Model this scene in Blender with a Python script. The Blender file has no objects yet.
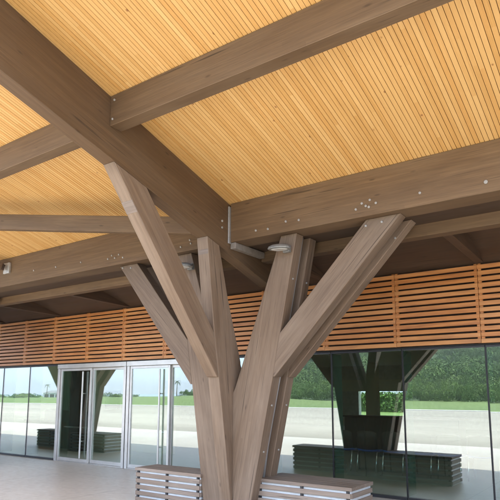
import bpy, bmesh, math, random
import numpy as np
from mathutils import Vector, Matrix
random.seed(7); rng = np.random.default_rng(11)
S = bpy.context.scene
COL = S.collection
R = math.radians

# ------------------------------------------------------------------ helpers
def tag(o, label=None, cat=None, group=None, kind=None):
    if label: o['label'] = label
    if cat: o['category'] = cat
    if group: o['group'] = group
    if kind: o['kind'] = kind
    return o

def empty(name, loc, label=None, cat=None, group=None, rz=0):
    o = bpy.data.objects.new(name, None); COL.objects.link(o)
    o.location = loc; o.rotation_euler.z = rz; o.empty_display_size = .2
    return tag(o, label, cat, group)

def from_data(name, V, F, mat, parent=None, smooth=False, M=None):
    """link a mesh given in the parent's space (or in M's local space)"""
    me = bpy.data.meshes.new(name)
    me.from_pydata([tuple(v) for v in V], [], F); me.validate(); me.update()
    bm = bmesh.new(); bm.from_mesh(me); bmesh.ops.recalc_face_normals(bm, faces=bm.faces); bm.to_mesh(me); bm.free()
    o = bpy.data.objects.new(name, me); COL.objects.link(o)
    if mat: me.materials.append(mat)
    if parent: o.parent = parent
    if M is not None: o.matrix_basis = M
    if smooth:
        for p in me.polygons: p.use_smooth = True
    return o

class MB:
    """collects solids into one mesh"""
    def __init__(s): s.v = []; s.f = []
    def add(s, V, F):
        n = len(s.v); s.v += [tuple(v) for v in V]; s.f += [tuple(i+n for i in f) for f in F]; return s
    def box(s, x0, x1, y0, y1, z0, z1):
        V = [(x, y, z) for z in (z0, z1) for y in (y0, y1) for x in (x0, x1)]
        return s.add(V, [(0,2,3,1),(4,5,7,6),(0,1,5,4),(2,6,7,3),(0,4,6,2),(1,3,7,5)])
    def prism(s, pts, a0, a1, ax):
        """polygon pts extruded along axis ax from a0 to a1; pts are the two other axes in order"""
        n = len(pts); V = []
        for a in (a0, a1):
            for (p, q) in pts:
                V.append({'x': (a, p, q), 'y': (p, a, q), 'z': (p, q, a)}[ax])
        F = [tuple(range(n)), tuple(range(n, 2*n))] + [(i, (i+1) % n, n+(i+1) % n, n+i) for i in range(n)]
        return s.add(V, F)
    def tube(s, pts, r, seg=10, cap=True):
        pts = [Vector(p) for p in pts]; n0 = len(s.v); rs = r if isinstance(r, (list, tuple)) else [r]*len(pts)
        up = None
        for i, p in enumerate(pts):
            d = (pts[min(i+1, len(pts)-1)] - pts[max(i-1, 0)]).normalized()
            if up is None: up = d.orthogonal().normalized()
            a = (up - d*up.dot(d)).normalized(); up = a; b = d.cross(a)
            for k in range(seg):
                t = 2*math.pi*k/seg
                s.v.append(tuple(p + (a*math.cos(t) + b*math.sin(t))*rs[i]))
        for i in range(len(pts)-1):
            for k in range(seg):
                a = n0+i*seg+k; b = n0+i*seg+(k+1) % seg
                s.f.append((a, b, b+seg, a+seg))
        if cap:
            s.f.append(tuple(n0+k for k in range(seg))); s.f.append(tuple(n0+(len(pts)-1)*seg+k for k in range(seg)))
        return s
    def ellipsoid(s, c, r, nu=14, nv=8, zmin=-1.0):
        n0 = len(s.v)
        for j in range(nv+1):
            t = -math.pi/2 + math.pi*j/nv
            z = max(math.sin(t), zmin); w = math.cos(t)
            for k in range(nu):
                a = 2*math.pi*k/nu
                s.v.append((c[0]+r[0]*w*math.cos(a), c[1]+r[1]*w*math.sin(a), c[2]+r[2]*z))
        for j in range(nv):
            for k in range(nu):
                a = n0+j*nu+k; b = n0+j*nu+(k+1) % nu
                s.f.append((a, b, b+nu, a+nu))
        return s
    def build(s, name, mat, parent=None, bevel=0, smooth=False, M=None, seg=1):
        V = s.v
        if M is not None:
            inv = M.inverted(); V = [inv @ Vector(v) for v in V]
        Mb = M
        if parent is not None:
            off = Vector(parent.location)
            if M is None: V = [Vector(v)-off for v in V]
            else: Mb = Matrix.Translation(-off) @ M
        me = bpy.data.meshes.new(name); me.from_pydata([tuple(v) for v in V], [], s.f)
        bm = bmesh.new(); bm.from_mesh(me)
        bmesh.ops.recalc_face_normals(bm, faces=bm.faces)
        if bevel:
            ed = [e for e in bm.edges if len(e.link_faces) == 2 and e.calc_face_angle(0) > .6]
            bmesh.ops.bevel(bm, geom=ed, offset=bevel, segments=seg, affect='EDGES', clamp_overlap=True)
        bm.to_mesh(me); bm.free()
        o = bpy.data.objects.new(name, me); COL.objects.link(o)
        me.materials.append(mat)
        if parent is not None: o.parent = parent
        if Mb is not None: o.matrix_basis = Mb
        if smooth:
            for p in me.polygons: p.use_smooth = True
        return o

def frame(origin, xdir, ref=(0, 1, 0)):
    x = Vector(xdir).normalized(); y = Vector(ref); y = (y - x*y.dot(x)).normalized(); z = x.cross(y)
    M = Matrix((x, y, z)).transposed().to_4x4(); M.translation = Vector(origin); return M

def copy_tree(o, parent=None):
    c = o.copy(); COL.objects.link(c)
    if parent: c.parent = parent
    for ch in [q for q in o.children]: copy_tree(ch, c)
    return c

# ------------------------------------------------------------------ materials
def newmat(name):
    m = bpy.data.materials.new(name); m.use_nodes = True
    nt = m.node_tree; return m, nt, nt.nodes['Principled BSDF']
def N(nt, t, **kw):
    n = nt.nodes.new(t)
    for k, v in kw.items():
        if k in n.inputs: n.inputs[k].default_value = v
        else: setattr(n, k, v)
    return n
def L(nt, a, b): nt.links.new(a, b)
def math_(nt, op, a, b=None, c=None):
    n = nt.nodes.new('ShaderNodeMath'); n.operation = op
    for i, v in enumerate((a, b, c)):
        if v is None: continue
        if isinstance(v, (int, float)): n.inputs[i].default_value = v
        else: L(nt, v, n.inputs[i])
    return n.outputs[0]
def mapr(nt, v, a, b, c, d):
    n = nt.nodes.new('ShaderNodeMapRange'); L(nt, v, n.inputs[0])
    for i, x in enumerate((a, b, c, d)): n.inputs[i+1].default_value = x
    return n.outputs[0]
def mix(nt, fac, a, b, blend='MIX'):
    n = nt.nodes.new('ShaderNodeMix'); n.data_type = 'RGBA'; n.blend_type = blend
    for sock, v in ((n.inputs[0], fac), (n.inputs[6], a), (n.inputs[7], b)):
        if isinstance(v, (int, float)): sock.default_value = v
        elif isinstance(v, tuple): sock.default_value = (*v, 1) if len(v) == 3 else v
        else: L(nt, v, sock)
    return n.outputs[2]
def coords(nt, kind='Object', scale=(1, 1, 1)):
    tc = N(nt, 'ShaderNodeTexCoord'); mp = N(nt, 'ShaderNodeMapping'); mp.inputs['Scale'].default_value = scale
    L(nt, tc.outputs[kind], mp.inputs[0]); return mp.outputs[0]
def noise(nt, vec, scale, detail=4, rough=.55):
    n = N(nt, 'ShaderNodeTexNoise'); n.inputs['Scale'].default_value = scale; n.inputs['Detail'].default_value = detail
    n.inputs['Roughness'].default_value = rough; L(nt, vec, n.inputs['Vector']); return n.outputs['Fac']

def timber(name, c_light, c_dark, c_grey, rough=.62, lam=.04, lam_axis='Z', grey=.35):
    """stained glulam: grain along the object's own X, laminations across lam_axis"""
    m, nt, b = newmat(name)
    oi = N(nt, 'ShaderNodeObjectInfo')
    tc = N(nt, 'ShaderNodeTexCoord')
    add = N(nt, 'ShaderNodeVectorMath', operation='ADD'); L(nt, tc.outputs['Object'], add.inputs[0])
    sc = N(nt, 'ShaderNodeVectorMath', operation='SCALE'); sc.inputs[0].default_value = (7, 3, 5); L(nt, oi.outputs['Random'], sc.inputs['Scale'])
    L(nt, sc.outputs[0], add.inputs[1]); v = add.outputs[0]
    def mp(s):
        q = N(nt, 'ShaderNodeMapping'); q.inputs['Scale'].default_value = s; L(nt, v, q.inputs[0]); return q.outputs[0]
    g1 = noise(nt, mp((1.2, 30, 30)), 1.0, 5, .6)
    g2 = noise(nt, mp((3.5, 110, 110)), 1.0, 3, .6)
    blot = noise(nt, mp((.7, 3.2, 3.2)), 1.0, 4, .6)
    sep = N(nt, 'ShaderNodeSeparateXYZ'); L(nt, tc.outputs['Object'], sep.inputs[0])
    lamf = math_(nt, 'FLOOR', math_(nt, 'DIVIDE', sep.outputs[lam_axis], lam))
    wn = N(nt, 'ShaderNodeTexWhiteNoise'); wn.noise_dimensions = '2D'
    cb = N(nt, 'ShaderNodeCombineXYZ'); L(nt, lamf, cb.inputs[0])
    L(nt, math_(nt, 'FLOOR', math_(nt, 'MULTIPLY', math_(nt, 'ADD', sep.outputs['X'], math_(nt, 'MULTIPLY', lamf, 1.37)), .4)), cb.inputs[1])
    L(nt, cb.outputs[0], wn.inputs['Vector'])
    col = mix(nt, mapr(nt, g1, .3, .7, 0, 1), c_light, c_dark)
    col = mix(nt, mapr(nt, wn.outputs['Value'], 0, 1, 0, .55), col, c_dark)
    fr = math_(nt, 'ABSOLUTE', math_(nt, 'SUBTRACT', math_(nt, 'FRACT', math_(nt, 'DIVIDE', sep.outputs[lam_axis], lam)), .5))
    col = mix(nt, mapr(nt, fr, .465, .495, 0, .38), col, tuple(x*.5 for x in c_dark))      # glue lines
    col = mix(nt, mapr(nt, blot, .42, .68, 0, grey), col, c_grey)
    stain = noise(nt, mp((.35, 1.3, 1.3)), 1.0, 5, .7)
    col = mix(nt, mapr(nt, stain, .50, .72, 0, .45), col, tuple(x*.62 for x in c_dark))
    col = mix(nt, mapr(nt, g2, .45, .75, 0, .3), col, tuple(x*.45 for x in c_dark))
    # knots
    vo = N(nt, 'ShaderNodeTexVoronoi'); vo.inputs['Scale'].default_value = 1; L(nt, mp((2.0, 6.5, 6.5)), vo.inputs['Vector'])
    kn = mapr(nt, vo.outputs['Distance'], .035, .10, 1, 0)
    col = mix(nt, math_(nt, 'MULTIPLY', kn, .6), col, tuple(x*.35 for x in c_dark))
    # drying checks: thin long dark cracks
    ck = noise(nt, mp((.9, 42, 42)), 1.0, 1, .4)
    chk = math_(nt, 'MULTIPLY', mapr(nt, ck, .70, .73, 0, .7), mapr(nt, blot, .4, .55, 0, 1))
    col = mix(nt, chk, col, tuple(x*.25 for x in c_dark))
    hv = N(nt, 'ShaderNodeHueSaturation'); L(nt, col, hv.inputs['Color']); L(nt, mapr(nt, oi.outputs['Random'], 0, 1, .88, 1.1), hv.inputs['Value'])
    L(nt, hv.outputs[0], b.inputs['Base Color'])
    L(nt, mapr(nt, blot, .3, .7, rough-.1, rough+.12), b.inputs['Roughness'])
    b.inputs['Specular IOR Level'].default_value = .35
    bp = N(nt, 'ShaderNodeBump'); bp.inputs['Strength'].default_value = .25; bp.inputs['Distance'].default_value = .004
    L(nt, math_(nt, 'ADD', g1, g2), bp.inputs['Height']); L(nt, bp.outputs[0], b.inputs['Normal'])
    return m

M_BEAM = timber('glulam_brown', (.20, .126, .066), (.122, .075, .039), (.21, .152, .095))
M_COLW = timber('glulam_bleached', (.228, .160, .108), (.138, .093, .061), (.26, .20, .15), lam_axis='Z', grey=.55)
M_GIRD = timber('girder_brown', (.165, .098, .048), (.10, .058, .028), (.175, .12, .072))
M_PLUGW = timber('connector_plug_wood', (.25, .20, .165), (.18, .14, .115), (.28, .235, .20), grey=.6)
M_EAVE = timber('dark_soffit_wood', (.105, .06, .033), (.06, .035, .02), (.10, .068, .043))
M_BENCH = timber('bench_slat_wood', (.29, .23, .18), (.185, .14, .108), (.31, .265, .225), lam=.09, grey=.6)

def cedar():
    m, nt, b = newmat('varnished_cedar')
    oi = N(nt, 'ShaderNodeObjectInfo'); tc = N(nt, 'ShaderNodeTexCoord'); sep = N(nt, 'ShaderNodeSeparateXYZ'); L(nt, tc.outputs['Object'], sep.inputs[0])
    row = math_(nt, 'FLOOR', math_(nt, 'DIVIDE', sep.outputs['Z'], .0915))
    cb = N(nt, 'ShaderNodeCombineXYZ'); L(nt, row, cb.inputs[0]); L(nt, oi.outputs['Random'], cb.inputs[1])
    wn = N(nt, 'ShaderNodeTexWhiteNoise'); wn.noise_dimensions = '2D'; L(nt, cb.outputs[0], wn.inputs['Vector'])
    ad = N(nt, 'ShaderNodeVectorMath', operation='ADD'); L(nt, tc.outputs['Object'], ad.inputs[0]); 
    sc = N(nt, 'ShaderNodeVectorMath', operation='SCALE'); sc.inputs[0].default_value = (9, 4, 3); L(nt, wn.outputs['Value'], sc.inputs['Scale']); L(nt, sc.outputs[0], ad.inputs[1])
    mp = N(nt, 'ShaderNodeMapping'); mp.inputs['Scale'].default_value = (2.2, 30, 45); L(nt, ad.outputs[0], mp.inputs[0])
    g = noise(nt, mp.outputs[0], 1, 5, .6)
    mp2 = N(nt, 'ShaderNodeMapping'); mp2.inputs['Scale'].default_value = (1.3, 3, 6); L(nt, ad.outputs[0], mp2.inputs[0])
    g2 = noise(nt, mp2.outputs[0], 1, 3, .6)
    c = mix(nt, mapr(nt, g, .3, .7, 0, 1), (.62, .25, .066), (.39, .14, .036))
    c = mix(nt, mapr(nt, wn.outputs['Value'], 0, 1, 0, .55), c, (.66, .33, .12))
    c = mix(nt, mapr(nt, g2, .5, .75, 0, .5), c, (.17, .052, .018))
    L(nt, c, b.inputs['Base Color']); b.inputs['Roughness'].default_value = .45
    return m
M_CEDAR = cedar()

PITCH = .048
def slats_mat():
    m, nt, b = newmat('pine_boards')
    tc = N(nt, 'ShaderNodeTexCoord'); sep = N(nt, 'ShaderNodeSeparateXYZ'); L(nt, tc.outputs['Object'], sep.inputs[0])
    row = math_(nt, 'FLOOR', math_(nt, 'DIVIDE', sep.outputs['X'], PITCH))
    wn0 = N(nt, 'ShaderNodeTexWhiteNoise'); wn0.noise_dimensions = '1D'; L(nt, row, wn0.inputs['W'])
    pos = math_(nt, 'ADD', sep.outputs['Y'], math_(nt, 'MULTIPLY', wn0.outputs['Value'], 5))
    seg = math_(nt, 'FLOOR', math_(nt, 'MULTIPLY', pos, .3))
    cb = N(nt, 'ShaderNodeCombineXYZ'); L(nt, row, cb.inputs[0]); L(nt, seg, cb.inputs[1])
    wn = N(nt, 'ShaderNodeTexWhiteNoise'); wn.noise_dimensions = '2D'; L(nt, cb.outputs[0], wn.inputs['Vector'])
    ad = N(nt, 'ShaderNodeVectorMath', operation='ADD'); L(nt, tc.outputs['Object'], ad.inputs[0])
    sc = N(nt, 'ShaderNodeVectorMath', operation='SCALE'); sc.inputs[0].default_value = (3, 31, 0); L(nt, wn.outputs['Value'], sc.inputs['Scale']); L(nt, sc.outputs[0], ad.inputs[1])
    def mp(s):
        q = N(nt, 'ShaderNodeMapping'); q.inputs['Scale'].default_value = s; L(nt, ad.outputs[0], q.inputs[0]); return q.outputs[0]
    g = noise(nt, mp((60, 1.6, 20)), 1, 4, .6)
    vo = N(nt, 'ShaderNodeTexVoronoi'); vo.inputs['Scale'].default_value = 1; L(nt, mp((5.5, 4.2, .01)), vo.inputs['Vector'])
    kn = math_(nt, 'MULTIPLY', mapr(nt, vo.outputs['Distance'], .045, .085, 1, 0), math_(nt, 'GREATER_THAN', wn.outputs['Value'], .35))
    c = mix(nt, mapr(nt, g, .3, .72, 0, 1), (.57, .335, .115), (.46, .25, .075))
    c = mix(nt, mapr(nt, wn.outputs['Value'], 0, 1, 0, .6), c, (.67, .445, .19))
    wn2 = N(nt, 'ShaderNodeTexWhiteNoise'); wn2.noise_dimensions = '3D'; L(nt, cb.outputs[0], wn2.inputs['Vector'])
    c = mix(nt, mapr(nt, wn2.outputs['Value'], .6, 1, 0, .35), c, (.52, .26, .07))
    c = mix(nt, math_(nt, 'MULTIPLY', kn, .85), c, (.20, .075, .02))
    L(nt, c, b.inputs['Base Color']); b.inputs['Roughness'].default_value = .5; b.inputs['Specular IOR Level'].default_value = .3
    return m
M_SLAT = slats_mat()

def plain(name, col, rough=.5, metal=0, var=.12, scale=6, spec=.4):
    m, nt, b = newmat(name)
    n = noise(nt, coords(nt), scale, 4, .6)
    c = mix(nt, mapr(nt, n, .3, .7, 0, 1), tuple(x*(1-var) for x in col), tuple(min(1, x*(1+var)) for x in col))
    L(nt, c, b.inputs['Base Color']); b.inputs['Roughness'].default_value = rough; b.inputs['Metallic'].default_value = metal
    b.inputs['Specular IOR Level'].default_value = spec
    return m
M_BACK = plain('backing_felt', (.30, .135, .038), .8)
M_DECK = plain('roof_sheet', (.35, .35, .34), .5)
M_ALU = plain('brushed_aluminium', (.60, .58, .55), .42, .85, .10, 3)
M_JOINT = plain('black_silicone', (.012, .012, .013), .45)
M_DARKM = plain('dark_metal', (.035, .035, .037), .45, .3)
M_STEEL = plain('galvanised_steel', (.55, .55, .54), .45, .7, .15, 20)
M_PLATE = plain('primed_steel', (.24, .21, .18), .55, .1, .2, 15)
M_PLUG = plain('bolt_cap', (.34, .33, .31), .45, .3)
M_WHITE = plain('white_panel', (.62, .65, .67), .4)
M_LAMP = plain('lamp_housing', (.20, .205, .20), .4, .3)
M_LENS = plain('lamp_lens', (.42, .43, .42), .15)
M_BULK = plain('dark_bulkhead', (.05, .032, .021), .8)
M_BEIGE = plain('beige_plaster', (.68, .65, .52), .8, 0, .05)
M_DCEIL = plain('hall_plaster', (.55, .56, .51), .8)
M_DESK = plain('dark_desk', (.06, .055, .05), .4)
M_SCREEN = plain('switched_off_screen', (.01, .011, .013), .15)
M_BLUE = plain('blue_plastic', (.035, .10, .38), .35)
M_CHROME = plain('chrome_tube', (.75, .76, .78), .15, 1)
M_PIPE = plain('grey_conduit', (.26, .25, .24), .45)
M_YELLOW = plain('yellow_paint', (.75, .36, .03), .4)
M_TYRE = plain('tyre_rubber', (.02, .02, .02), .8)
M_TRUNK = plain('palm_bark', (.20, .16, .12), .9, 0, .3, 12)
M_ROOFW = plain('white_roof_sheet', (.72, .76, .80), .4)

def glass(name, tint, r0, rough=0.0):
    m, nt, b = newmat(name); nt.nodes.remove(b)
    out = nt.nodes['Material Output']
    fr = N(nt, 'ShaderNodeFresnel'); fr.inputs['IOR'].default_value = 1.5
    geo = N(nt, 'ShaderNodeLayerWeight'); geo.inputs['Blend'].default_value = .5
    facing = geo.outputs['Facing']   # 0 face-on .. 1 grazing
    p5 = math_(nt, 'POWER', facing, 4.0)
    fac = math_(nt, 'ADD', math_(nt, 'MULTIPLY', p5, 1-r0), r0)
    gl = N(nt, 'ShaderNodeBsdfGlossy'); gl.inputs['Color'].default_value = (.97, 1, .99, 1); gl.inputs['Roughness'].default_value = rough
    tr = N(nt, 'ShaderNodeBsdfTransparent'); tr.inputs['Color'].default_value = (*tint, 1)
    mx = N(nt, 'ShaderNodeMixShader'); L(nt, fac, mx.inputs[0]); L(nt, tr.outputs[0], mx.inputs[1]); L(nt, gl.outputs[0], mx.inputs[2])
    L(nt, mx.outputs[0], out.inputs['Surface']); return m
M_GLASS = glass('coated_facade_glass', (.78, .87, .82), .235)
M_FIN = glass('glass_fin', (.50, .72, .66), .05)
_nt = M_FIN.node_tree; _d = N(_nt, 'ShaderNodeBsdfDiffuse'); _d.inputs['Color'].default_value = (.22, .36, .33, 1)
_m = N(_nt, 'ShaderNodeMixShader'); _m.inputs[0].default_value = .3; _o = _nt.nodes['Material Output']
_src = _o.inputs['Surface'].links[0].from_socket; L(_nt, _src, _m.inputs[1]); L(_nt, _d.outputs[0], _m.inputs[2]); L(_nt, _m.outputs[0], _o.inputs['Surface'])

def paving():
    m, nt, b = newmat('shaded_paving')
    v = coords(nt); sep = N(nt, 'ShaderNodeSeparateXYZ'); L(nt, v, sep.inputs[0])
    n1 = noise(nt, v, .45, 5, .6); n2 = noise(nt, v, 9, 4, .65); n3 = noise(nt, v, 90, 2, .5)
    c = mix(nt, mapr(nt, n1, .3, .7, 0, 1), (.61, .55, .475), (.51, .46, .395))
    c = mix(nt, mapr(nt, n2, .4, .75, 0, .35), c, (.40, .365, .32))
    c = mix(nt, mapr(nt, n3, .5, .8, 0, .3), c, (.64, .59, .53))
    fx = math_(nt, 'FRACT', math_(nt, 'DIVIDE', sep.outputs['X'], 2.5)); fy = math_(nt, 'FRACT', math_(nt, 'DIVIDE', sep.outputs['Y'], 2.5))
    j = math_(nt, 'MAXIMUM', math_(nt, 'LESS_THAN', fx, .005), math_(nt, 'LESS_THAN', fy, .005))
    c = mix(nt, math_(nt, 'MULTIPLY', j, .55), c, (.13, .115, .10))
    L(nt, c, b.inputs['Base Color']); L(nt, mapr(nt, n2, .3, .7, .32, .5), b.inputs['Roughness'])
    bp = N(nt, 'ShaderNodeBump'); bp.inputs['Strength'].default_value = .12; bp.inputs['Distance'].default_value = .005; L(nt, n2, bp.inputs['Height']); L(nt, bp.outputs[0], b.inputs['Normal'])
    return m
def apron_mat():
    m, nt, b = newmat('apron_concrete')
    v = coords(nt); sep = N(nt, 'ShaderNodeSeparateXYZ'); L(nt, v, sep.inputs[0])
    st = noise(nt, coords(nt, 'Object', (.012, .16, 1)), 1, 5, .6); n2 = noise(nt, v, .7, 5, .65); n3 = noise(nt, v, 14, 3, .6)
    c = mix(nt, mapr(nt, st, .35, .65, 0, 1), (.40, .365, .31), (.28, .255, .215))
    c = mix(nt, mapr(nt, n2, .45, .75, 0, .4), c, (.25, .225, .195))
    c = mix(nt, mapr(nt, n3, .5, .8, 0, .25), c, (.43, .395, .34))
    fx = math_(nt, 'FRACT', math_(nt, 'DIVIDE', sep.outputs['X'], 6.0)); fy = math_(nt, 'FRACT', math_(nt, 'DIVIDE', sep.outputs['Y'], 6.0))
    j = math_(nt, 'MAXIMUM', math_(nt, 'LESS_THAN', fx, .004), math_(nt, 'LESS_THAN', fy, .004))
    c = mix(nt, math_(nt, 'MULTIPLY', j, .6), c, (.12, .11, .10))
    L(nt, c, b.inputs['Base Color']); b.inputs['Roughness'].default_value = .8
    return m
def grass_mat():
    m, nt, b = newmat('grass_field')
    v = coords(nt); n1 = noise(nt, v, .05, 5, .6); n2 = noise(nt, v, .9, 5, .7)
    c = mix(nt, mapr(nt, n1, .3, .7, 0, 1), (.12, .185, .04), (.085, .145, .03))
    c = mix(nt, mapr(nt, n2, .45, .7, 0, .5), c, (.16, .18, .06))
    L(nt, c, b.inputs['Base Color']); b.inputs['Roughness'].default_value = .9
    return m
def leaf_mat(name, c1, c2, c3):
    m, nt, b = newmat(name)
    at = N(nt, 'ShaderNodeAttribute'); at.attribute_name = 'shade'; at.attribute_type = 'GEOMETRY'
    c = mix(nt, mapr(nt, at.outputs['Fac'], 0, .5, 0, 1), c1, c2); c = mix(nt, mapr(nt, at.outputs['Fac'], .5, 1, 0, 1), c, c3)
    L(nt, c, b.inputs['Base Color']); b.inputs['Roughness'].default_value = .7
    b.inputs['Specular IOR Level'].default_value = .08
    return m
M_GRASS = grass_mat(); M_PAVE = paving(); M_APRON = apron_mat()
M_LEAF = leaf_mat('forest_leaves', (.065, .12, .035), (.105, .17, .05), (.15, .215, .07))
M_PALM = leaf_mat('palm_leaves', (.05, .085, .02), (.07, .11, .03), (.09, .13, .04))
M_HILL = plain('forest_floor', (.04, .075, .022), .9, 0, .3, .05)
M_INFLOOR = plain('hall_tiles', (.36, .37, .35), .3, 0, .1, 1.5)
M_KERB = plain('pale_kerb', (.62, .60, .56), .8)
def sea_mat():
    m, nt, b = newmat('sea_water'); b.inputs['Base Color'].default_value = (.22, .32, .42, 1); b.inputs['Roughness'].default_value = .35
    n = noise(nt, coords(nt, 'Object', (.02, .08, 1)), 1, 5, .6); bp = N(nt, 'ShaderNodeBump'); bp.inputs['Strength'].default_value = .3; L(nt, n, bp.inputs['Height']); L(nt, bp.outputs[0], b.inputs['Normal'])
    return m
M_SEA = sea_mat()
def milk():  # diffusing sheet for the strips added in the hall ceiling
    m, nt, b = newmat('added_milky_diffuser'); nt.nodes.remove(b)
    t = N(nt, 'ShaderNodeBsdfTranslucent'); t.inputs['Color'].default_value = (.45, .45, .41, 1)
    L(nt, t.outputs[0], nt.nodes['Material Output'].inputs['Surface']); return m
M_MILK = milk()

# ------------------------------------------------------------------ camera
cam = bpy.data.cameras.new('camera'); co = bpy.data.objects.new('camera', cam); COL.objects.link(co)
yaw, pitch, roll = R(-35.663), R(8.715), R(.087)
fw = Vector((math.sin(yaw)*math.cos(pitch), math.cos(yaw)*math.cos(pitch), math.sin(pitch)))
rt = Vector((math.cos(yaw), -math.sin(yaw), 0)); up = rt.cross(fw)
r2 = math.cos(roll)*rt + math.sin(roll)*up; u2 = -math.sin(roll)*rt + math.cos(roll)*up
MM = Matrix((r2, u2, -fw)).transposed().to_4x4(); MM.translation = (0, 0, 1.6)
co.matrix_world = MM
cam.sensor_width = 36; cam.lens = 560.05/500*36; cam.shift_y = .1158; cam.clip_start = .05; cam.clip_end = 20000
S.camera = co

# ------------------------------------------------------------------ setting
YF = 8.6
def zr(y): return 4.251 - .2946*(y-6.0)
SL = math.atan(.2946)
EDGE_Y = 2.0
X0, X1 = -30.0, 16.0

tag(MB().box(-45, 30, -1.1, YF+.02, -.3, 0).build('pavement', M_PAVE), kind='structure')
# apron falls gently away from the building
def az(y): return -.004 - .010*max(0, -(y)) - .03
V = []; F = []
xs = [-600, -300, -150, -60, 0, 60, 150, 400]; ys = [-1.05, -1.5, -20, -56]
for y in ys:
    for x in xs: V.append((x, y, az(y)))
for j in range(len(ys)-1):
    for i in range(len(xs)-1):
        a = j*len(xs)+i; F.append((a, a+1, a+len(xs)+1, a+len(xs)))
tag(from_data('apron', V, F, M_APRON), kind='structure')
k = empty('apron_kerb', (0, -56.6, az(-56)), 'long pale concrete kerb between the sunlit apron and the grass', 'kerb')
MB().box(-600, 400, -57.4, -56.02, az(-56)-.3, az(-56)+.10).build('kerb_stone', M_KERB, k, .02)

# grass plain beyond the apron, dropping to the sea on the left, hill foot on the right
def sstep(a, b, x): t = np.clip((x-a)/(b-a), 0, 1); return t*t*(3-2*t)
def gz(x, y):
    d = -y; u = x/np.maximum(d, 1)
    z = -.60 + 0*x
    z = z + 1.5*sstep(60, 95, d)*sstep(-1.45, -.95, u)*(1-sstep(-.9, -.6, u)*.6)*(1-sstep(120, 230, d)*.9)
    z = z - 2.6*sstep(260, 420, d)*(1-sstep(-.75, -.5, u))
    return z + .10*np.sin(x*.13+y*.05) + .06*np.sin(x*.31-y*.17)
xs = np.concatenate([np.linspace(-900, -260, 40), np.linspace(-250, 120, 120), np.linspace(130, 500, 20)])
ys = np.concatenate([-57.35-np.linspace(0, 90, 50)**1.0, np.linspace(-155, -520, 40)])
XX, YY = np.meshgrid(xs, ys); ZZ = gz(XX, YY); ZZ[0, :] = az(-56)
nx = len(xs)
V = np.stack([XX.ravel(), YY.ravel(), ZZ.ravel()], 1).tolist()
F = [(j*nx+i, j*nx+i+1, (j+1)*nx+i+1, (j+1)*nx+i) for j in range(len(ys)-1) for i in range(nx-1)]
tag(from_data('grass', V, F, M_GRASS, smooth=True), kind='stuff')
tag(from_data('sea', [(-9000, -9000, -2.9), (9000, -9000, -2.9), (9000, -300, -2.9), (-9000, -300, -2.9)], [(0, 1, 2, 3)], M_SEA), kind='structure')
# ground round and behind the terminal
tag(from_data('ground', [(-9000, -299, -3.4), (9000, -299, -3.4), (9000, 9000, -3.4), (-9000, 9000, -3.4)], [(0, 1, 2, 3)], M_GRASS), kind='structure')
tag(from_data('lawn', [(-200, 27.2, -.03), (200, 27.2, -.03), (200, 400, 1.0), (-200, 400, 1.0)], [(0, 1, 2, 3)], M_GRASS), kind='stuff')

# forested hills
def hz(x, y):
    d = np.hypot(x, y); u = x/np.maximum(-y, 1)
    side = sstep(-.86, -.50, u)
    base = 2.6*sstep(95, 150, d) + 95*sstep(130, 760, d)
    rid = 1 + .16*np.sin(u*9.0+.6) + .10*np.sin(u*23+1.2) + .06*np.sin(d*.021+u*5)
    fold = 5*np.sin(x*.021+y*.010)*sstep(180, 400, d) + 2.2*np.sin(x*.06-y*.035)*sstep(150, 260, d)
    return -.9 + side*(base*rid + fold)
us = np.linspace(-.95, .75, 110); ds = np.concatenate([np.linspace(100, 300, 40), np.linspace(310, 1000, 40)])
UU, DD = np.meshgrid(us, ds); XX = UU*DD; YY = -DD; ZZ = hz(XX, YY)
nx = len(us)
V = np.stack([XX.ravel(), YY.ravel(), ZZ.ravel()], 1).tolist()
F = [(j*nx+i, j*nx+i+1, (j+1)*nx+i+1, (j+1)*nx+i) for j in range(len(ds)-1) for i in range(nx-1)]
tag(from_data('hills', V, F, M_HILL, smooth=True), kind='structure')

# one mass of forest on them: leaf-clump crowns merged into one mesh
def crown_proto(n, sz, seed):
    r = np.random.default_rng(seed)
    nl = 6
    C = np.stack([r.normal(0, .42, nl), r.normal(0, .42, nl), r.uniform(.35, .95, nl)], 1)
    rad = r.uniform(.32, .55, nl)
    P = []
    w = r.integers(0, nl, n)
    d = r.normal(size=(n, 3)); d /= np.linalg.norm(d, axis=1)[:, None]
    d[:, 2] = np.where(d[:, 2] < -.4, -d[:, 2], d[:, 2])
    p = C[w] + d*rad[w][:, None]*r.uniform(.75, 1.1, n)[:, None]
    a = np.cross(d + r.normal(0, .5, (n, 3)), r.normal(size=(n, 3))); a /= np.linalg.norm(a, axis=1)[:, None]
    b = np.cross(d + r.normal(0, .4, (n, 3)), a); b /= np.linalg.norm(b, axis=1)[:, None]
    s = (sz*r.uniform(.6, 1.4, n))[:, None]
    q = np.stack([p-a*s, p-b*s*.7, p+a*s, p+b*s*.7], 1)        # n,4,3
    sh = np.clip(r.normal(.5, .22, nl)[w] + r.normal(0, .16, n), 0, 1)
    return q, sh
protoN = [crown_proto(1100, .055, i) for i in range(5)]
protoM = [crown_proto(650, .058, 30+i) for i in range(5)]
protoF = [crown_proto(240, .10, 50+i) for i in range(5)]
Q = []; SH = []
def put(proto, x, y, z, r, h, rot, tint):
    q, sh = proto; c, s = math.cos(rot), math.sin(rot)
    X = q[..., 0]*c - q[..., 1]*s; Y = q[..., 0]*s + q[..., 1]*c
    Q.append(np.stack([x+X*r, y+Y*r, z+q[..., 2]*h], -1)); SH.append(np.clip(sh+tint, 0, 1))
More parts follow.
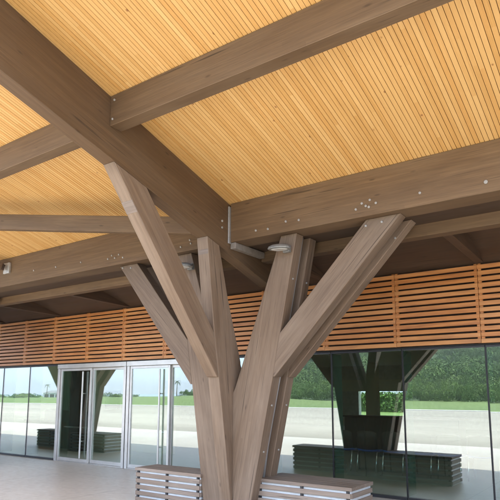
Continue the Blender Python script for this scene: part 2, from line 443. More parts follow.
# near belt
for row, (d0, cnt) in enumerate(((101, 80), (107, 76), (115, 76), (126, 76), (140, 76), (152, 76))):
    for i in range(cnt):
        u = -.80 + 1.5*(i+rng.uniform(-.4, .4))/cnt; d = d0 + rng.uniform(-3, 3)
        sd = float(sstep(-.84, -.62, np.array(u)))
        r = rng.uniform(1.4, 2.6)*(.45+.55*sd); h = rng.uniform(2.0, 4.0)*(.4+.6*sd)
        x, y = u*d, -d
        put(protoN[rng.integers(5)], x, y, float(hz(np.array(x), np.array(y)))-.2*h, r, h, rng.uniform(0, 6.3), rng.normal(0, .16))
for i in range(3400):
    t = rng.uniform(0, 1)**.8; d = 150*(960/150)**t; u = rng.uniform(-.88, .72)
    if rng.uniform() > float(sstep(-.9, -.74, np.array(u)))+.08: continue
    x, y = u*d, -d; r = rng.uniform(2.6, 4.6)*(1+d/500); h = rng.uniform(3.5, 6.5)*(1+d/700)
    put((protoM if d < 380 else protoF)[rng.integers(5)], x, y, float(hz(np.array(x), np.array(y)))-.25*h, r, h, rng.uniform(0, 6.3), rng.normal(0, .22))
for i in range(46):
    u = rng.uniform(-1.02, -.78); d = rng.uniform(175, 240); x, y = u*d/math.hypot(u, 1), -d/math.hypot(u, 1); r = rng.uniform(.8, 2.0)
    put(protoM[rng.integers(5)], x, y, float(gz(np.array(x), np.array(y)))-.3, r, r*rng.uniform(.9, 1.5), rng.uniform(0, 6.3), rng.normal(0, .2))
for i in range(60):
    u = rng.uniform(-2.2, -1.1); d = rng.uniform(300, 400); x, y = u*d/math.hypot(u, 1), -d/math.hypot(u, 1); r = rng.uniform(1.0, 2.4)
    put(protoF[rng.integers(5)], x, y, float(gz(np.array(x), np.array(y)))-.4, r*1.6, r, rng.uniform(0, 6.3), rng.normal(0, .2))
Q = np.concatenate(Q); SH = np.concatenate(SH); n = len(Q)
me = bpy.data.meshes.new('forest'); me.vertices.add(n*4); me.vertices.foreach_set('co', Q.reshape(-1).astype(np.float32))
me.loops.add(n*4); me.loops.foreach_set('vertex_index', np.arange(n*4, dtype=np.int32))
me.polygons.add(n); me.polygons.foreach_set('loop_start', np.arange(0, n*4, 4, dtype=np.int32))
me.update(calc_edges=True)
at = me.attributes.new('shade', 'FLOAT', 'FACE'); at.data.foreach_set('value', SH.astype(np.float32))
me.materials.append(M_LEAF)
fo = bpy.data.objects.new('forest', me); COL.objects.link(fo); tag(fo, kind='stuff')

# palms on the low mound, reflected in the doors
def palm(x, y, h, lean, label, seed):
    r = random.Random(seed); z0 = float(gz(np.array(float(x)), np.array(float(y))))
    t = empty('palm_tree', (x, y, z0), label, 'palm tree', 'palm trees on the grass mound')
    top = Vector((x+lean, y, z0+h))
    MB().tube([(x, y, z0-.3), (x+lean*.3, y, z0+h*.4), (x+lean*.75, y, z0+h*.8), tuple(top)], [.22, .17, .14, .12], 8).build('trunk', M_TRUNK, t, smooth=True)
    V = []; F = []; sh = []
    for k in range(17):
        a = 2*math.pi*k/17 + r.uniform(-.2, .2); el = r.uniform(-.2, 1.1); ln = h*.30*r.uniform(.85, 1.15)
        d = Vector((math.cos(a), math.sin(a), 0)); s = Vector((-math.sin(a), math.cos(a), 0))
        mid = []
        for i in range(9):
            q = i/8; mid.append(top + d*(ln*q*math.cos(el*(1-q))) + Vector((0, 0, ln*(q*math.sin(el) - .85*q*q))))
        for i in range(8):
            for sg in (-1, 1):
                w = ln*.20*(math.sin(math.pi*min(1, (i+.7)/8.5))+.15)
                n0 = len(V); b = mid[i]; e = mid[i]*.45+mid[i+1]*.55
                V += [b, e, e + s*sg*w + d*w*.5 - Vector((0, 0, w*.45))]; F.append((n0, n0+1, n0+2)); sh.append(r.random())
    o = from_data('crown', [v-Vector(t.location) for v in V], F, M_PALM, t)
    at = o.data.attributes.new('shade', 'FLOAT', 'FACE'); at.data.foreach_set('value', sh)
def at_dir(u, d): k = d/math.hypot(u, 1); return (u*k, -k)
for px_u, d, h, ln, lab, sd in ((-1.03, 240, 6.6, .3, 'slim palm alone on the grass mound, reflected in the middle of the door glass', 1),
                                (-.905, 230, 8.2, -.4, 'tallest palm, its crown reflected beside the timber column', 2),
                                (-.925, 250, 4.6, .2, 'short bushy palm left of the tallest reflected palm', 3),
                                (-1.60, 300, 6.5, .3, 'thin palm by the far sheds, reflected in the leftmost panes', 4)):
    x, y = at_dir(px_u, d); palm(x, y, h, ln, lab, sd)

# far sheds and a yellow truck at the end of the apron
hx, hy = at_dir(-1.50, 340)
sh = empty('airport_shed', (hx, hy, -1.6), 'low white shed with shallow roof across the apron, reflected in the left panes', 'shed')
MB().box(hx-9, hx+9, hy-6, hy+6, -1.8, 1.9).build('wall', M_ROOFW, sh)
MB().prism([(hy-6.6, 1.9), (hy+6.6, 1.9), (hy, 3.4)], hx-9.5, hx+9.5, 'x').build('roof', M_LAMP, sh)
for i in range(3):
    MB().box(hx-7.5+i*5.2, hx-3.6+i*5.2, hy+6.01, hy+6.09, -1.8, 1.2).build('roller_door', M_DARKM, sh)
tx, ty = at_dir(-1.46, 300)
tr = empty('service_truck', (tx, ty, -1.2), 'yellow service truck parked in front of the white shed, reflected in the left panes', 'truck')
MB().prism([(tx-3, -.3), (tx+1.2, -.3), (tx+1.2, 1.1), (tx-3, 1.1)], ty-1.1, ty+1.1, 'y').build('box_body', M_YELLOW, tr, .06)
MB().prism([(tx+1.25, -.5), (tx+3.1, -.5), (tx+3.1, .35), (tx+2.5, 1.0), (tx+1.25, 1.0)], ty-1.05, ty+1.05, 'y').build('cab', M_YELLOW, tr, .08)
MB().box(tx-3, tx+3, ty-.5, ty+.5, -.72, -.5).build('chassis', M_DARKM, tr)
for wx in (-2.1, 2.1):
    for wy in (-.95, .95):
        MB().tube([(tx+wx, ty+wy-.15, -.75), (tx+wx, ty+wy+.15, -.75)], .45, 14).build('wheel', M_TYRE, tr)

# hedge on the lawn behind the terminal, seen through the hall
hg = empty('hedge', (-19, 48, -.1), 'green hedge on the lawn behind the terminal, seen through the rear window of the hall', 'hedge')
hr = np.random.default_rng(5); n = 9000
P = np.stack([hr.uniform(-32, -6, n), 48+hr.normal(0, .5, n), hr.uniform(0, 1, n)**.7*1.74], 1)
A = hr.normal(size=(n, 3)); A /= np.linalg.norm(A, axis=1)[:, None]; B = np.cross(A, hr.normal(size=(n, 3))); B /= np.linalg.norm(B, axis=1)[:, None]
sz = hr.uniform(.06, .15, n)[:, None]
V = np.stack([P-A*sz, P-B*sz*.6, P+A*sz, P+B*sz*.6], 1).reshape(-1, 3) - np.array(hg.location)
o = from_data('foliage', V.tolist(), [(4*i, 4*i+1, 4*i+2, 4*i+3) for i in range(n)], M_LEAF, hg)
at = o.data.attributes.new('shade', 'FLOAT', 'FACE'); at.data.foreach_set('value', hr.uniform(0, .25, len(o.data.polygons)).astype(np.float32))
MB().box(-32, -6, 47.8, 48.2, -.4, 1.6).build('stems', M_HILL, hg)

# ------------------------------------------------------------------ canopy roof
cano = empty('canopy_roof', (-10, EDGE_Y, zr(EDGE_Y)), 'pale pine board ceiling of the sloping canopy roof', 'canopy roof')
Mr = Matrix.Translation((0, EDGE_Y, zr(EDGE_Y))) @ Matrix.Rotation(-SL, 4, 'X')   # local Y runs down the slope
LEN = (8.55-EDGE_Y)/math.cos(SL); LB = (6.9-EDGE_Y)/math.cos(SL)
mb = MB(); i0 = int(math.floor(X0/PITCH)); i1 = int(math.floor(X1/PITCH))
for i in range(i0, i1):
    x = i*PITCH; dz = rng.uniform(0, .0022)
    mb.box(x+.0028, x+PITCH-.0028, 0, LB, dz, .02)
o = mb.build('board_ceiling', M_SLAT, cano); o.matrix_basis = Matrix.Translation(-cano.location) @ Mr; 
# boards were written in slope space: undo the offset that build() removed
o.data.transform(Matrix.Translation(cano.location))
def slope_part(name, mat, boxes, bev=0):
    m = MB()
    for b in boxes: m.box(*b)
    o = m.build(name, mat); o.parent = cano; o.matrix_basis = Matrix.Translation(-cano.location) @ Mr
    return o
slope_part('backing_sheet', M_BACK, [(X0, X1, 0, LB, .024, .045)])
slope_part('roof_deck', M_DECK, [(X0, X1, -.05, LEN+.3, .05, .30)])
slope_part('fascia_board', M_BEAM, [(X0, X1, -.10, -.055, -.06, .34)])
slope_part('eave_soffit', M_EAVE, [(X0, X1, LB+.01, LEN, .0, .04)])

# girders along the slope
GX0, GX1 = -4.86, -4.67
def bolt(p, axis, parent, r=.020):
    r *= .8
    p = Vector(p); a = Vector(axis)
    return MB().tube([p - a*.012, p + a*.010, p + a*.014], [r, r, r*.7], 12).build('bolt', M_PLUG, parent)
def girder(label):
    e = empty('roof_girder', ((GX0+GX1)/2, EDGE_Y, zr(EDGE_Y)-.7), label, 'girder', 'girders running down the roof slope')
    ye = 7.05
    pts = [(EDGE_Y, zr(EDGE_Y)-.004), (ye, zr(ye)-.004), (ye, zr(ye)-.71), (EDGE_Y, zr(EDGE_Y)-.71)]
    d = Vector((0, 1, -.2946))
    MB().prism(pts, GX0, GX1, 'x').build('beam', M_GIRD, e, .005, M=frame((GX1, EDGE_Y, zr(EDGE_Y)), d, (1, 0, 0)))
    for (y, z) in ((5.84, 3.96), (5.84, 3.866)): bolt((GX1, y, z), (1, 0, 0), e)
    return e
g = girder('deep brown girder running from upper left down to the branching column')
# purlins
def purlin(x0, x1, label):
    e = empty('roof_purlin', (x0, 3.9, 4.53), label, 'purlin', 'purlins crossing under the board ceiling')
    y0, y1 = 3.83, 4.0
    MB().prism([(y0, 4.53), (y1, 4.53), (y1, zr(y1)-.004), (y0, zr(y0)-.004)], x0, x1, 'x').build('beam', M_BEAM, e, .005, M=frame((x0, y0, 4.53), (1, 0, 0)))
    return e
pA = purlin(GX1+.004, X1-.2, 'sunlit brown purlin at the top right, bolted to the right side of the girder')
for (x, z) in ((-4.60, 4.82), (-4.62, 4.60)): bolt((x, 3.83, z), (0, -1, 0), pA, .016)
pB = purlin(-13.4, GX0-.004, 'brown purlin at the left edge, meeting the left side of the girder')
# eave beam with its twin behind, on the columns
def eave(x0, x1, label, bolts, plate):
    e = empty('eave_beam', (x0, 6.0, 3.685), label, 'eave beam', 'long eave beams parallel to the glass front')
    MB().prism([(6.0, 3.685), (6.33, 3.685), (6.33, zr(6.33)-.004), (6.0, zr(6.0)-.004)], x0, x1, 'x').build('beam', M_BEAM, e, .005, M=frame((x0, 6.0, 3.685), (1, 0, 0)))
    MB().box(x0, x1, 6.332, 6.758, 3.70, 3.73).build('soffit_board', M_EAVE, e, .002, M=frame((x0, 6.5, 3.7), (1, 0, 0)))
    MB().prism([(6.76, 3.55), (6.93, 3.55), (6.93, zr(6.93)-.006), (6.76, zr(6.76)-.006)], x0, x1, 'x').build('rear_beam', M_BEAM, e, .005, M=frame((x0, 6.76, 3.55), (1, 0, 0)))
    for (x, z) in bolts: bolt((x, 6.0, z), (0, -1, 0), e, .019 if x < -1.5 else .026)
    if plate:
        MB().box(x0-.022, x0-.003, 5.965, 6.34, 3.67, 4.20).build('end_plate', M_STEEL, e, .002)
    return e
bl = ((-9.304, 3.884), (-8.627, 3.861), (-7.918, 3.851), (-7.212, 3.81), (-7.116, 3.856), (-7.039, 3.803), (-6.945, 3.848), (-6.845, 3.784), (-5.885, 3.827), (-5.398, 3.842), (-5.575, 3.763), (-5.377, 3.786))
br = ((-4.208, 3.782), (-4.012, 3.769), (-3.73, 3.821), (-3.534, 3.805), (-2.74, 3.79), (-2.661, 3.849), (-2.611, 3.808), (-2.558, 3.872), (-2.484, 3.82), (-2.573, 3.788), (-1.96, 3.83), (-1.26, 3.8))
eave(X0+.3, GX0-.004, 'long brown eave beam left of the column, holding a cluster of bolt heads', bl, False)
eave(GX1+.028, X1-.2, 'long brown eave beam right of the girder, joined to it by a pale steel plate', br, True)
# shoe plate under the right eave beam beside the girder
sp = empty('joint_plate', (GX1+.05, 6.4, 3.60), 'grey steel joint plate under the right eave beam beside the girder', 'joint plate')
MB().box(GX1+.012, GX1+.10, 6.02, 6.74, 3.595, 3.683).build('plate', M_PLATE, sp, .004)

# diagonal brace in the ceiling on the left
P0 = Vector((-8.076, 4.562, 4.364)); P1 = Vector((GX0-.003, 5.66, 4.006))
pa = P0 + (P0-P1)*.648; pb = P1
d = (pb-pa).normalized(); h = Vector((d.x, d.y, 0)).normalized(); nrm = Vector((-h.y, h.x, 0))      # away from the camera
e = empty('ceiling_brace', tuple(pb - Vector((0, 0, .2))), 'thin brown brace under the ceiling running level from the girder to the left edge', 'brace')
V = []
for p in (pa, pb):
    for w, dz in ((0, 0), (.12, 0), (.12, -.240), (0, -.240)):
        q = p + nrm*w
        if p is pb: q = q + h*((GX0-.003-q.x)/h.x)
        V.append((q.x, q.y, q.z+dz))
MB().add(V, [(0,1,2,3),(4,7,6,5),(0,4,5,1),(1,5,6,2),(2,6,7,3),(3,7,4,0)]).build('beam', M_BEAM, e, .005, M=frame(pb, d))
# stub with steel end plate at the far left
e = empty('beam_stub', (-10.19, 5.95, 4.04), 'short dark beam stub with pale end plate on the eave beam at the left edge', 'beam stub')
dd = Vector((-.80, -.60, .177)).normalized()
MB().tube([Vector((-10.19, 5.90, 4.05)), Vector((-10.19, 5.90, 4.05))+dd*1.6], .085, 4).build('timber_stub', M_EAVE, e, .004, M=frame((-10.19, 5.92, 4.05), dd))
MB().box(-10.28, -10.08, 5.955, 5.998, 3.93, 4.14).build('end_plate', M_STEEL, e, .004)
# struts between eave beam and glass front
for k in range(7):
    x = -1.95 - 2.495*k
    lab = ['short dark strut from eave beam to glass front, at the right edge', 'short dark strut behind the right arms of the column', 'short dark strut hidden behind the column fork',
           'short dark strut behind the left arm of the column', 'short dark strut above the doors, third bay from the left', 'short dark strut above the left louvers', 'leftmost short dark strut in the eave shadow'][k]
    e = empty('eave_strut', (x, 6.94, 3.5), lab, 'strut', 'struts between the eave beam and the glass front')
    MB().prism([(6.934, 3.565), (8.54, 3.512), (8.54, 3.535), (6.934, 3.80)] if False else [(6.934, 3.555), (8.49, 3.51), (8.49, zr(8.49)-.004+.03), (6.934, zr(6.934)-.006)], x-.06, x+.06, 'x').build('beam', M_EAVE, e, .004, M=frame((x, 6.94, 3.6), (0, 1, -.1), (1, 0, 0)))

# ------------------------------------------------------------------ branching timber column
def tree_column(label):
    t = empty('branching_column', (-4.765, 6.385, 0), label, 'column', 'branching timber columns under the canopy')
    def plank(name, pts, y0, y1, gd):
        c = Vector((pts[0][0], (y0+y1)/2, pts[0][1]))
        return MB().prism(pts, y0, y1, 'y').build(name, M_COLW, t, .006, M=frame(c, (gd[0], 0, gd[1]), (0, 1, 0)))
    for (y0, y1, zt) in ((6.12, 6.30, 3.683), (6.482, 6.652, 3.698)):
        plank('leg', [(-3.885, zt), (-3.645, zt), (-4.03, 1.815), (-4.385, .17), (-4.42, 0), (-4.762, 0), (-4.762, 1.46), (-4.64, 1.677)], y0, y1, (.2, 1))
        plank('leg', [(-5.478, zt), (-5.74, zt), (-5.415, 1.72), (-5.18, .16), (-5.155, 0), (-4.768, 0), (-4.768, 1.50), (-5.22, 2.885)], y0, y1, (-.2, 1))
        plank('arm', [(-2.668, zt), (-2.235, zt), (-4.00, 1.82), (-4.03, 1.82), (-3.918, 2.381)], y0, y1, (1, 1.05))
        plank('arm', [(-6.64, zt), (-7.05, zt), (-5.45, 1.735), (-5.415, 1.735), (-5.52, 2.377)], y0, y1, (-1, 1))
    d1 = lambda y: zr(y)-.712
    def side(name, pts, gd):
        return MB().prism(pts, GX0+.002, GX1-.002, 'x').build(name, M_COLW, t, .006, M=frame((GX1, pts[0][0], pts[0][1]), (0, gd[0], gd[1]), (1, 0, 0)))
    side('leg', [(5.535, d1(5.535)), (5.79, d1(5.79)), (5.989, 2.9), (6.29, 2.04), (6.31, 1.60), (6.116, 1.56), (6.116, 0), (6.105, 0), (6.068, .27), (5.806, 1.815), (5.705, 2.39)], (-.16, 1))
    side('arm', [(3.913, d1(3.913)), (4.421, d1(4.421)), (5.70, 2.40), (5.804, 1.82), (5.775, 1.82), (4.935, 2.852)], (-.8, 1))
    dv = Vector((0, 1.022, -1.301))
    def plug(c, dv, ln):
        dv = dv.normalized(); nv = Vector((0, dv.z, -dv.y)); nv = nv if nv.y < 0 else -nv
        V = []
        for tt in (-ln/2, ln/2):
            for x in (GX0+.006, GX1-.006):
                for o in (-.02, .003): q = Vector((0, c[0], c[1])) + dv*tt + nv*o; V.append((x, q.y, q.z))
        MB().add(V, [(0,1,3,2),(4,6,7,5),(0,4,5,1),(2,3,7,6),(0,2,6,4),(1,5,7,3)]).build('cover_plug', M_PLUGW, t, .002, M=frame((GX1, c[0], c[1]), (1, 0, 0)))
    plug((4.245, 3.730), dv, .15); plug((5.567, 3.455), Vector((0, .16, -1)), .11)
    # base block and grey conduit run between the planks
    MB().box(-5.12, -4.45, 6.302, 6.48, 0, .5).build('base_block', M_STEEL, t, .01)
    pts = [(-3.72, 6.39, 3.69), (-3.76, 6.39, 3.5), (-4.07, 6.39, 1.95), (-4.30, 6.39, .9), (-4.36, 6.39, .5)]
    MB().tube(pts, .022, 12).build('conduit', M_PIPE, t, smooth=True)
    for (x, z) in ((-2.671, 3.603), (-2.467, 3.616), (-6.973, 3.648), (-6.78, 3.623)): bolt((x, 6.12, z), (0, -1, 0), t, .018)
    bolt((-2.45, 6.482, 3.50), (0, -1, 0), t, .018)
    # bolt heads down the plank edges
    for z in (3.1, 1.45, .85):
        for y in (6.21, 6.57):
            x = -3.645 - (3.685-z)*.2075 if z > 1.815 else -4.03-(1.815-z)*.2158
            bolt((x+.002, y, z), (1, 0, -.2), t, .016)
    return t
tc1 = tree_column('branching timber column forking into eight planks in the middle of the photo')
tc2 = copy_tree(tc1); tc2.location.x -= 9.3
tc2['label'] = 'second branching timber column, seen only as a dark reflection in the door glass'
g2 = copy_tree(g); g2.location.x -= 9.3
g2['label'] = 'neighbouring girder beyond the left edge, over the reflected second column'

# floodlights on the column
def flood(x, z, label):
    e = empty('floodlight', (x, 6.12, z), label, 'floodlight', 'oval floodlights on the column legs')
    MB().box(x-.05, x+.05, 6.06, 6.118, z-.045, z+.045).build('bracket', M_LAMP, e, .006)
    m = MB()
    prof = [(0, 1.0), (.35, 1.0), (.75, .80), (1.0, .0)]
    n = 22
    for (hh, rr) in ((0, .96), (.012, 1.0), (.035, .92), (.052, .70), (.06, .25)):
        for k in range(n):
            t = 2*math.pi*k/n
            m.v.append((x-.035+.17*rr*math.cos(t), 5.96+.105*rr*math.sin(t), z-.02+hh+.10*(-.17*rr*math.cos(t))*.6))
    for j in range(4):
        for k in range(n): a = j*n+k; b = j*n+(k+1) % n; m.f.append((a, b, b+n, a+n))
    m.f.append(tuple(range(n))); m.f.append(tuple(4*n+k for k in range(n)))
    hb = m.build('housing', M_LAMP, e, smooth=False)
    m = MB()
    for k in range(n):
        t = 2*math.pi*k/n; m.v.append((x-.035+.125*math.cos(t), 5.96+.07*math.sin(t), z-.023+.10*(-.125*math.cos(t))*.6))
    for k in range(n):
        t = 2*math.pi*k/n; m.v.append((x-.035+.105*math.cos(t), 5.96+.055*math.sin(t), z-.032+.10*(-.105*math.cos(t))*.6))
    for k in range(n): m.f.append((k, (k+1) % n, n+(k+1) % n, n+k))
    m.f.append(tuple(n+k for k in range(n))); m.build('lens', M_LENS, e)
    return e
flood(-3.775, 3.475, 'oval grey floodlight on the right leg of the column under the eave beam')
flood(-5.455, 3.46, 'oval grey floodlight half hidden behind the front arm, on the left leg')

# ------------------------------------------------------------------ slatted benches
def bench(x0, x1, y0, y1, label, zt=.5):
    e = empty('slatted_bench', ((x0+x1)/2, (y0+y1)/2, 0), label, 'bench', 'slatted benches round the columns')
    m = MB(); nb = 5; w = (y1-y0-.0)/nb
    for i in range(nb): m.box(x0, x1, y0+i*w+.002, y0+(i+1)*w-.002, zt-.042, zt)
    m.build('seat_top', M_BENCH, e, .003, M=frame((x0, y0, zt), (1, 0, 0)))
    rows = []
    z = zt-.042-.030
    while z > .03: rows.append((max(z-.057, .012), z)); z -= .088
    for (ya, yb) in ((y0+.004, y0+.026), (y1-.026, y1-.004)):
        fr = MB()
        for (a, b) in rows: fr.box(x0+.02, x1-.02, ya, yb, a, b)
        fr.build('side_slats', M_BENCH, e, .003, M=frame((x0, y0, .02), (1, 0, 0)))
    for (xa, xb) in ((x0+.006, x0+.019), (x1-.019, x1-.006)):
        en = MB()
        for (a, b) in rows: en.box(xa, xb, y0+.02, y1-.02, a, b)
        en.build('end_slats', M_BENCH, e, .002, M=frame((x0, y0, .02), (0, 1, 0), (1, 0, 0)))
    MB().box(x0+.024, x1-.024, y0+.036, y1-.036, .0, zt-.046).build('white_liner', M_WHITE, e, .003)
    nst = max(2, int(round((x1-x0)/.62))+1)
    for k in range(nst):
        x = x0+.06 + (x1-x0-.12)*k/(nst-1)
        for (ya, yb) in ((y0+.0265, y0+.0355), (y1-.0355, y1-.0265)):
            MB().box(x-.017, x+.017, ya-.016 if ya < (y0+y1)/2 else ya, yb if ya < (y0+y1)/2 else yb+.016, .012, zt-.044).build('stud', M_DARKM, e)
    return e
b1 = bench(-4.405, -3.02, 6.27, 6.90, 'slatted bench with white liner at the right of the column base')
b2 = bench(-6.50, -5.20, 6.08, 6.56, 'slatted bench with white liner at the left of the column base, before the doors')
for b, lab in ((b1, 'slatted bench right of the second column, seen only in reflection'), (b2, 'slatted bench left of the second column, seen only in reflection in the left panes')):
    c = copy_tree(b); c.location.x -= 9.3; c['label'] = lab

# ------------------------------------------------------------------ terminal building
T = empty('terminal_building', (-10, YF, 0), 'glass fronted terminal building with orange timber louvers above the panes', 'building')
random.seed(3)
def pane(x0, x1, z0, z1, y, parent_part, th=.012):
    return MB().box(x0, x1, y-th/2, y+th/2, z0, z1).build('pane', M_GLASS, parent_part) if parent_part.parent is None else sub(MB().box(x0, x1, y-th/2, y+th/2, z0, z1), 'pane', M_GLASS, parent_part)
def part(m, name, mat, bevel=0, **k): return m.build(name, mat, T, bevel, **k)
def sub(m, name, mat, par, bevel=0):
    """sub-part under a part of the building (parts sit at the building's origin)"""
    o = m.build(name, mat, T, bevel); o.parent = par; return o
GT = 2.275
right = [-6.95+1.2475*k for k in range(0, 13)]
left = [-12.0-1.215*k for k in range(0, 15)][::-1]
for seq in (left, right):
    for i in range(len(seq)-1):
        x0, x1 = seq[i], seq[i+1]
        w = part(MB().box(x0+.006, x1-.006, YF-.03, YF+.06, 0.002, .045), 'window', M_DARKM, .003)
        sub(MB().box(x0+.006, x1-.006, YF-.03, YF+.05, GT, GT+.03), 'head_rail', M_DARKM, w)
        tilt = random.uniform(-.0012, .0012); tv = random.uniform(-.0006, .0006)
        p = MB().box(x0+.008, x1-.008, -.006, .006, .045, GT)
        o = sub(p, 'pane', M_GLASS, w)
        # a hair of tilt, as hung glass has
        c = Vector(((x0+x1)/2, 0, 1.1)) - T.location
        o.data.transform(Matrix.Translation(-c)); o.matrix_basis = Matrix.Translation(c + Vector((0, YF, 0))) @ Matrix.Rotation(tilt, 4, 'Z') @ Matrix.Rotation(tv, 4, 'X')
        sub(MB().box(x1-.012, x1+.012, YF-.012, YF+.02, .045, GT), 'joint', M_JOINT, w)
        sub(MB().box(x1-.007, x1+.007, YF+.03, YF+.36, .05, GT), 'fin', M_FIN, w)
# doors
def door(x0, x1):
    xm = (x0+x1)/2
    d = part(MB().box(x0, x1, YF-.06, YF+.08, GT-.075, GT+.03), 'door', M_ALU, .004)
    for x in (x0+.045, x1-.045): sub(MB().box(x-.04, x+.04, YF-.05, YF+.08, 0, GT-.076), 'jamb', M_ALU, d, .004)
    sub(MB().box(x0+.09, x1-.09, YF-.04, YF+.06, 0, .018), 'threshold', M_ALU, d, .003)
    for (a, b, yo) in ((x0+.09, xm+.03, 0), (xm+.0, x1-.09, .05)):
        ya, yb = YF-.03+yo, YF+.015+yo
        for q in ((a, a+.055, .02, GT-.08), (b-.055, b, .02, GT-.08)): sub(MB().box(q[0], q[1], ya, yb, q[2], q[3]), 'stile', M_ALU, d, .003)
        for q in ((.02, .10), (GT-.135, GT-.08)): sub(MB().box(a+.056, b-.056, ya, yb, q[0], q[1]), 'rail', M_ALU, d, .003)
        sub(MB().box(a+.05, b-.05, YF-.012+yo, YF-.002+yo, .095, GT-.13), 'pane', M_GLASS, d)
    sub(MB().tube([(xm-.22, YF-.075, .12), (xm-.22, YF-.075, GT-.16)], .020, 12).tube([(xm-.22, YF-.075, .5), (xm-.22, YF-.02, .5)], .012, 8).tube([(xm-.22, YF-.075, 1.6), (xm-.22, YF-.02, 1.6)], .012, 8), 'pull_handle', M_ALU, d)
    sub(MB().tube([(x0+.16, YF+.10, .80), (xm-.03, YF+.10, .80)], .018, 10), 'push_bar', M_CHROME, d)
door(-11.985, -9.515); door(-9.495, -6.965)
# louver panels above
LZ0, LZ1 = 2.325, 3.505
PW = 1.267
def louver(x0):
    x1 = x0+PW-.003
    m = MB(); n = 13; pt = (LZ1-LZ0)/n
    for i in range(n):
        z = LZ0+i*pt; j = random.uniform(-.002, .002)
        m.box(x0+random.uniform(0, .004), x1, YF-.12+random.uniform(-.0015, .0015), YF-.095, z+.003+j, z+.0655+j)
    o = MB.build(m, 'louver_screen', M_CEDAR, T, .003, M=Matrix.Translation((x0, YF-.1, LZ0)))
    for x in (x0+.026, x1-.026):
        sub(MB().box(x-.022, x+.022, YF-.094, YF-.05, LZ0+.005, LZ1-.005), 'post', M_CEDAR, o).matrix_basis = Matrix.Translation(T.location-Vector((x0, YF-.1, LZ0)))
    return o
k = -6
x = -14.57-PW*0
xs_l = [-12.12+PW*i for i in range(-9, 15)]
for x0 in xs_l:
    if x0 < -23: continue
    louver(x0)
part(MB().box(-24.5, 7.2, YF+.09, YF+.15, GT+.035, 3.55), 'bulkhead', M_BULK)
part(MB().box(-24.5, 7.2, YF-.045, YF+.085, GT+.035, GT+.048), 'head_flashing', M_DARKM)
# the hall behind the glass
for (ya, yb) in ((YF+.16, 9.4), (10.3, 16.6), (17.5, 26.9)): part(MB().box(-24.5, 7.2, ya, yb, 3.0, 3.2), 'hall_ceiling', M_DCEIL)
for (ya, yb) in ((9.401, 10.299), (16.601, 17.499)): part(MB().box(-24.5, 7.2, ya, yb, 3.05, 3.07), 'added_light_strip', M_MILK)  # unseen translucent strips, added so that daylight brightens the hall
tag(MB().box(-24.5, 7.2, YF+.07, 27.0, -.3, -.001).build('floor', M_INFLOOR), kind='structure')
part(MB().box(-24.7, -24.5, YF-.02, 27, 0, 3.5), 'side_wall', M_BEIGE)
part(MB().box(7.2, 7.4, YF-.02, 27, 0, 3.5), 'side_wall', M_BEIGE)
for (xa, xb, za, zb) in ((-24.5, -12.3, 0, 3.0), (-9.75, 7.2, 0, 3.0), (-12.3, -9.75, 2.25, 3.0), (-12.3, -9.75, 0, .12)):
    part(MB().box(xa+.001, xb-.001, 26.6, 26.9, za, zb), 'rear_wall', M_DCEIL)
part(MB().box(-14.5, -7.5, 26.45, 26.59, 1.73, 2.30), 'rear_bulkhead', M_BEIGE)
for x in (-11.75, -11.5): part(MB().box(x, x+.10, 26.66, 26.84, .12, 2.25), 'rear_mullion', M_DARKM)
part(MB().box(-10.75, -10.2, 24.0, 24.3, 0, 2.99), 'hall_pier', M_BEIGE)
part(MB().box(-19.5, -10.6, 11.2, 11.35, 0, 2.99), 'partition', M_BEIGE)
part(MB().box(-13.7, -13.25, 10.2, 10.55, 0, 2.99), 'hall_post', M_DARKM)
scn = empty('wall_screen', (-12.95, 11.15, 1.25), 'dark switched off screen on the beige wall behind the door glass', 'screen')
MB().box(-13.25, -12.65, 11.12, 11.19, 1.15, 1.68).build('casing', M_DESK, scn, .01); MB().box(-13.22, -12.68, 11.113, 11.119, 1.18, 1.65).build('display', M_SCREEN, scn)
dk = empty('reception_desk', (-15.2, 10.3, 0), 'dark reception desk with raised ledge behind the left panes', 'desk')
MB().box(-15.6, -13.9, 10.1, 10.8, 0, .78).build('desk_body', M_DESK, dk, .01); MB().box(-15.65, -13.85, 10.05, 10.85, .785, .82).build('desk_top', M_LAMP, dk, .006)
MB().box(-14.75, -13.95, 10.15, 10.45, .825, 1.12).build('ledge', M_DESK, dk, .01)
for i, x in enumerate((-6.6, -4.9)):
    ct = empty('check_in_counter', (x, 15.2, 0), ['dark counter inside the hall, left of the pair behind the blue seats', 'dark counter inside the hall, right of the pair behind the blue seats'][i], 'counter', 'dark counters inside the hall')
    MB().box(x-.75, x+.75, 14.9, 15.5, 0, .95).build('counter_body', M_DESK, ct, .01); MB().box(x-.8, x+.8, 14.85, 15.55, .955, .99).build('counter_top', M_DARKM, ct, .006)
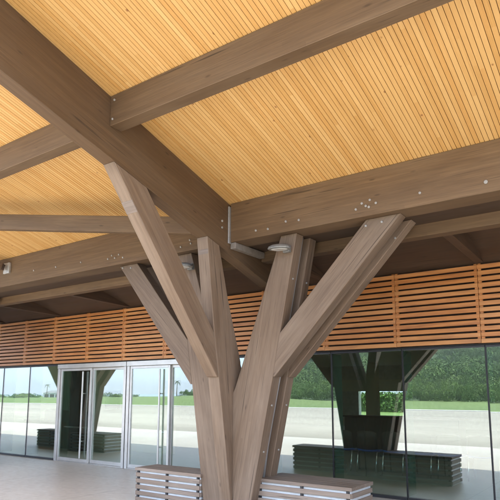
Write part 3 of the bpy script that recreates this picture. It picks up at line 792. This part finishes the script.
# row of blue chairs inside
def chair(x, y, label):
    c = empty('hall_chair', (x, y, 0), label, 'chair', 'row of blue chairs inside the hall')
    n = 9; V = []; F = []
    prof = [(-.22, .43), (-.12, .415), (.05, .42), (.15, .45), (.20, .56), (.23, .70), (.25, .84)]
    for (py, pz) in prof:
        for k in range(n):
            t = -1+2*k/(n-1); V.append((x+t*.23, y-py+.05*t*t*(1 if pz > .5 else 0), pz+.02*t*t*(1 if pz < .5 else 0)-(.05*t**4 if pz > .8 else 0)))
    for j in range(len(prof)-1):
        for k in range(n-1): F.append((j*n+k, j*n+k+1, (j+1)*n+k+1, (j+1)*n+k))
    V = [Vector(v)-Vector(c.location) for v in V]
    for nm, mt, ja, jb in (('seat', M_BLUE, 0, 3), ('backrest', M_DESK, 3, 6)):
        s = from_data(nm, V[ja*n:(jb+1)*n], [f for f in [tuple(i for i in g) for g in F[:(jb-ja)*(n-1)]]], mt, c, smooth=True)
        so = s.modifiers.new('thick', 'SOLIDIFY'); so.thickness = .02
    for sx in (-.21, .21):
        MB().tube([(x+sx, y+.22, 0), (x+sx, y+.19, .41), (x+sx, y-.15, .41), (x+sx, y-.24, 0)], .012, 8).build('leg', M_CHROME, c, smooth=True)
    return c
labs = ['blue chair at the left end of the row inside the hall', 'second blue chair from the left in the hall row', 'third blue chair from the left in the hall row', 'third blue chair from the right in the hall row', 'second blue chair from the right in the hall row', 'blue chair at the right end of the row inside the hall']
for i in range(6): chair(-5.55+i*.56, 11.3, labs[i])

# ------------------------------------------------------------------ light
W = bpy.data.worlds.new('World'); S.world = W; W.use_nodes = True
nt = W.node_tree; bg = nt.nodes['Background']
SUN_EL, SUN_AZ = R(60), R(40)       # azimuth measured from -Y towards +X
sdir = Vector((math.sin(SUN_AZ)*math.cos(SUN_EL), -math.cos(SUN_AZ)*math.cos(SUN_EL), math.sin(SUN_EL)))
sky = nt.nodes.new('ShaderNodeTexSky'); sky.sky_type = 'NISHITA'; sky.sun_disc = False
sky.sun_elevation = SUN_EL; sky.sun_rotation = math.pi - SUN_AZ
sky.air_density = .55; sky.dust_density = .15; sky.ozone_density = 1.6
# thin fair-weather clouds
tc = nt.nodes.new('ShaderNodeTexCoord'); mp = nt.nodes.new('ShaderNodeMapping'); mp.inputs['Scale'].default_value = (2.2, 2.2, 9)
L(nt, tc.outputs['Generated'], mp.inputs[0])
cn = noise(nt, mp.outputs[0], 1.6, 7, .62)
sepw = nt.nodes.new('ShaderNodeSeparateXYZ'); L(nt, tc.outputs['Generated'], sepw.inputs[0])
hi = mapr(nt, sepw.outputs['Z'], .12, .40, .12, 1)
cf = math_(nt, 'MULTIPLY', mapr(nt, cn, .44, .66, 0, .9), hi)
col = mix(nt, cf, sky.outputs[0], (17, 17.3, 17.8))
L(nt, col, bg.inputs[0]); bg.inputs['Strength'].default_value = .15
sl = bpy.data.lights.new('sun', 'SUN'); sl.energy = 2.3; sl.angle = R(.53); sl.color = (1, .95, .87)
so = bpy.data.objects.new('sun', sl); COL.objects.link(so); so.rotation_euler = (-sdir).to_track_quat('-Z', 'Y').to_euler(); so.location = (0, -20, 40)

m = bpy.data.materials.new('thin_sea_haze'); m.use_nodes = True; nt = m.node_tree; nt.nodes.remove(nt.nodes['Principled BSDF'])
pv = nt.nodes.new('ShaderNodeVolumePrincipled'); pv.inputs['Color'].default_value = (.86, .92, 1, 1); pv.inputs['Density'].default_value = .0003
pv.inputs['Anisotropy'].default_value = .2
L(nt, pv.outputs[0], nt.nodes['Material Output'].inputs['Volume'])
hb = MB().box(-9500, 9500, -9500, 9500, -4.6, 190).build('haze', m); tag(hb, kind='stuff')
S.cycles.volume_bounces = 0

vs = S.view_settings; S.display_settings.display_device = 'sRGB'
vs.view_transform = 'Standard'; vs.look = 'None'; vs.gamma = 1; vs.use_curve_mapping = False; vs.exposure = 2.32
S.render.engine = 'CYCLES'; cy = S.cycles
cy.max_bounces = 10; cy.diffuse_bounces = 6; cy.glossy_bounces = 4; cy.transmission_bounces = 4; cy.transparent_max_bounces = 16
cy.caustics_reflective = False; cy.caustics_refractive = False; cy.sample_clamp_indirect = 8
cy.use_denoising = True; cy.denoiser = 'OPENIMAGEDENOISE'; cy.use_adaptive_sampling = True; cy.adaptive_threshold = .01
